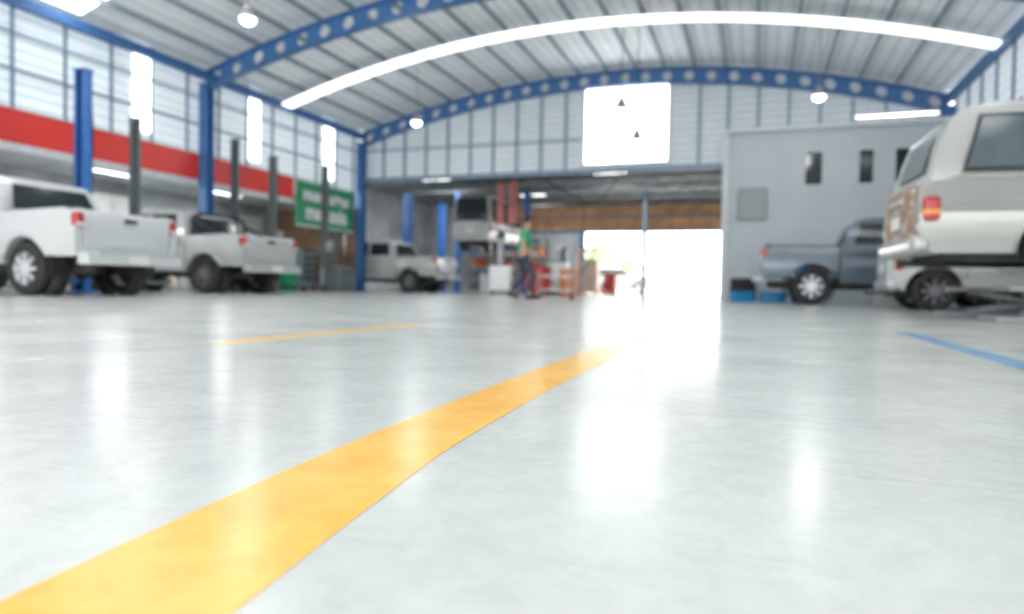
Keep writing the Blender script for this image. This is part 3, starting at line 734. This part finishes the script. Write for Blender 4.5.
B().box((-.7,0,.12),(.1,.8,.08)).obj('base_frame',M['orange'],e)
B().box((-.65,0,.9),(.1,.1,1.6)).obj('mast',M['orange'],e)
B().cyl((-.65,0,1.65),(.7,0,1.95),.05).obj('boom',M['orange'],e)
B().cyl((-.6,0,.7),(.0,0,1.75),.035).obj('hydraulic_ram',M['darkpost'],e)
B().cyl((.7,0,1.6),(.7,0,1.95),.012,seg=8).sph((.7,0,1.57),.035).obj('hook',M['metal'],e)
for sx,sy in ((-.7,-.35),(-.7,.35),(.7,-.35),(.7,.35)): B().cyl((sx-.02,sy,.05),(sx+.02,sy,.05),.05).obj('caster',M['rubber'],e)
for x,w in ((-8.55,.28),(-8.1,.32)):
    b=B(); n=10; pv=None
    for i in range(n+1):
        t=i/n; a=b.bm.verts.new((-w/2,.04*math.sin(t*6),-1.5*t)); c=b.bm.verts.new((w/2,.04*math.sin(t*6+.8),-1.5*t))
        if pv: b.bm.faces.new((pv[0],pv[1],c,a))
        pv=(a,c)
    o=b.obj('hanging_banner',M['banner'],loc=(x,22.5,3.95),solid=.01,fix=False); tag(o,'long faded red cloth banner hanging from the annex roof','banner','red hanging banners')
for pts in (((-7,22.5,4.0),(-6.2,22.6,3.5),(-5.2,22.9,3.2),(-4.4,22.5,4.0)),((-10.4,22.5,4.0),(-9.2,22.4,3.85),(-8,22.5,4.0))):
    o=B().tubepath(interp([tuple(p) for p in pts],6),.02).obj('overhead_cable',M['cable']); tag(o,'black cable looping down from the annex roof truss','cable')
e=empty('service_cart',(-4.15,14.4,0),.3); tag(e,'grey service trolley with two shelves','cart')
for z in (.2,.5): B().box((0,0,z),(.75,.45,.03)).obj('tray',M['greytrim'],e)
for sx in (-1,1):
    for sy in (-1,1): B().cyl((sx*.35,sy*.2,.08),(sx*.35,sy*.2,.6),.015).obj('leg',M['metal'],e); B().cyl((sx*.35-.02,sy*.2,.05),(sx*.35+.02,sy*.2,.05),.05).obj('caster',M['rubber'],e)
def tree(x,y,h,label='green leafy tree in bright daylight'):
    e=empty('tree',(x,y,-.03)); tag(e,label,'tree')
    B().cyl((0,0,0),(0,0,h*.5),.12,r2=.07).cyl((0,0,h*.45),(.4,.1,h*.7),.06,r2=.03).cyl((0,0,h*.4),(-.4,-.1,h*.7),.06,r2=.03).obj('trunk',M['brownwall'],e)
    b=B()
    for k in range(22):
        a=random.uniform(0,6.3); rr=random.uniform(0,h*.24); s=random.uniform(.08,.15)*h
        b.sph((rr*math.cos(a),rr*math.sin(a),h*.5+random.uniform(0,h*.42)),(s,s,s*.8),seg=10)
    for v in b.bm.verts: v.co+=Vector([random.uniform(-.06,.06) for _ in range(3)])
    b.obj('foliage',M['leaf'],e)
tree(-10.2,46,3.2); tree(-8.2,47,2.6)

# ------------------------------------------------------------ person
def skin(verts,edges,rad,root=0,sub=2):
    me=bpy.data.meshes.new('t'); me.from_pydata(verts,edges,[]); o=bpy.data.objects.new('t',me); C.objects.link(o)
    m=o.modifiers.new('s','SKIN'); m.use_smooth_shade=True
    for i,r in enumerate(rad):
        sv=me.skin_vertices[0].data[i]; sv.radius=r if hasattr(r,'__len__') else (r,r); sv.use_root=(i==root)
    s=o.modifiers.new('u','SUBSURF'); s.levels=sub; s.render_levels=sub
    dg=bpy.context.evaluated_depsgraph_get(); dg.update()
    out=bpy.data.meshes.new_from_object(o.evaluated_get(dg)); C.objects.unlink(o); bpy.data.objects.remove(o); return out
def person(loc,rz):
    e=empty('person',(*loc,0),rz); tag(e,'person in green shirt and dark trousers walking across the workshop','person')
    V=[(0,0,.95),(0,.02,1.12),(0,.05,1.32),(0,.06,1.46),(0,.08,1.53),(0,.10,1.60),(0,.10,1.69)]
    R=[.12,.11,.13,.06,.052,.078,.075]; E=[(0,1),(1,2),(2,3),(3,4),(4,5),(5,6)]
    hands=[]
    for s,el,wr in ((1,(.25,-.06,1.16),(.24,.12,.98)),(-1,(-.25,.06,1.15),(-.22,.28,1.06))):
        i=len(V); wrv=Vector(wr); d=(wrv-Vector(el)).normalized(); pa=wrv+d*.06
        V+=[(s*.17,.05,1.41),el,wr,tuple(pa)]; R+=[.055,.04,.026,(.036,.02)]; E+=[(2,i),(i,i+1),(i+1,i+2),(i+2,i+3)]
        hands.append((s,pa,d))
    for s,kn,an,to in ((1,(.1,.20,.52),(.1,.12,.09),(.1,.28,.045)),(-1,(-.1,.04,.50),(-.1,-.26,.14),(-.1,-.13,.04))):
        i=len(V); V+=[(s*.09,0,.88),kn,an,to]; R+=[.09,.058,.038,.03]; E+=[(0,i),(i,i+1),(i+1,i+2),(i+2,i+3)]
    me=skin(V,E,R)
    bb=B(); bb.bm.from_mesh(me)
    for f in bb.bm.faces: f.smooth=True; f.material_index=0
    for s,pa,d in hands:
        side=Vector((s,0,0)).cross(d).normalized()
        for k,(off,ln) in enumerate(((-.028,.07),(-.01,.08),(.01,.075),(.028,.06))):
            p0=pa+side*off; p1=p0+d*ln*.5; p2=p1+(d+Vector((-s*.6,0,-.3))).normalized()*ln*.5
            bb.cyl(p0,p1,.009,seg=8,r2=.008); bb.sph(p1,.0085,seg=8); bb.cyl(p1,p2,.008,seg=8,r2=.006)
        p0=pa-d*.03+side*-.03; p1=p0+(d*.5-side+Vector((-s*.3,0,0))).normalized()*.05
        bb.cyl(p0,p1,.011,seg=8,r2=.008)
    bb.cyl((0,.17,1.65),(0,.205,1.615),.008,seg=8,r2=.016)
    for s in (-1,1): bb.sph((s*.08,.09,1.63),(.012,.02,.032)); bb.sph((s*.03,.168,1.65),(.012,.008,.008),1)
    bb.sph((0,.172,1.585),(.024,.008,.007),2)
    bb.obj('body',[M['skin'],M['eye'],M['lip']],e,fix=False)
    def cloth(name,V,E,R,m,root=0):
        me=skin(V,E,R,root); me.materials.clear(); me.materials.append(m); o=bpy.data.objects.new(name,me); C.objects.link(o); o.parent=e
    cloth('shirt',[(0,0,.90),(0,.02,1.12),(0,.05,1.32),(0,.06,1.43),(.18,.05,1.41),(.225,-.02,1.25),(-.18,.05,1.41),(-.225,.055,1.25)],
        [(0,1),(1,2),(2,3),(2,4),(4,5),(2,6),(6,7)],[.145,.135,.155,.08,.075,.065,.075,.065],M['shirt'])
    cloth('trousers',[(0,0,.95),(.09,0,.86),(.1,.20,.52),(.1,.13,.13),(-.09,0,.86),(-.1,.04,.50),(-.1,-.24,.18)],
        [(0,1),(1,2),(2,3),(0,4),(4,5),(5,6)],[.135,.105,.078,.06,.105,.078,.06],M['trouser'])
    B().box((.1,.19,.045),(.09,.27,.09)).obj('shoe',M['shoe'],e,bevel=.03)
    o=B().box((0,0,0),(.09,.27,.09)).obj('shoe',M['shoe'],e,bevel=.03,loc=(-.1,-.19,.085)); o.rotation_euler=(-.3,0,0)
    b=B(); b.sph((0,.08,1.685),(.088,.098,.085)); 
    for v in b.bm.verts:
        if v.co.z<1.64 and v.co.y>.1: v.co.y=.1
        if v.co.z<1.66 and v.co.y>.12: v.co.z=1.67
    b.obj('hair',M['hair'],e)
person((-4.75,13.9),math.radians(-60))

# ------------------------------------------------------------ world + camera
w=bpy.data.worlds.new('World'); scene.world=w; w.use_nodes=True
bg=w.node_tree.nodes['Background']; bg.inputs[0].default_value=(.99,.99,.98,1); bg.inputs[1].default_value=4.8
sun=bpy.data.lights.new('sun','SUN'); sun.energy=4; sun.angle=.5; so=bpy.data.objects.new('sun',sun); C.objects.link(so); so.rotation_euler=(math.radians(25),0,math.radians(200)); so.location=(0,40,20)

cam=bpy.data.cameras.new('Camera'); co=bpy.data.objects.new('Camera',cam); C.objects.link(co); scene.camera=co
cam.sensor_width=36; cam.lens=24; cam.clip_start=.02; cam.clip_end=300
pitch=math.radians(-1.68); roll=math.radians(1.1)
fw=Vector((-sn*math.cos(pitch),cs*math.cos(pitch),math.sin(pitch))); rt=Vector((cs,sn,0)); up=rt.cross(fw)
r2=rt*math.cos(roll)+up*math.sin(roll); u2=r2.cross(fw)
mt=Matrix((r2,u2,-fw)).transposed().to_4x4(); mt.translation=(0,0,.25); co.matrix_world=mt
cam.dof.use_dof=True; cam.dof.focus_distance=1.15; cam.dof.aperture_fstop=2.2
scene.view_settings.view_transform='Standard'; scene.view_settings.look='None'
scene.view_settings.exposure=.12
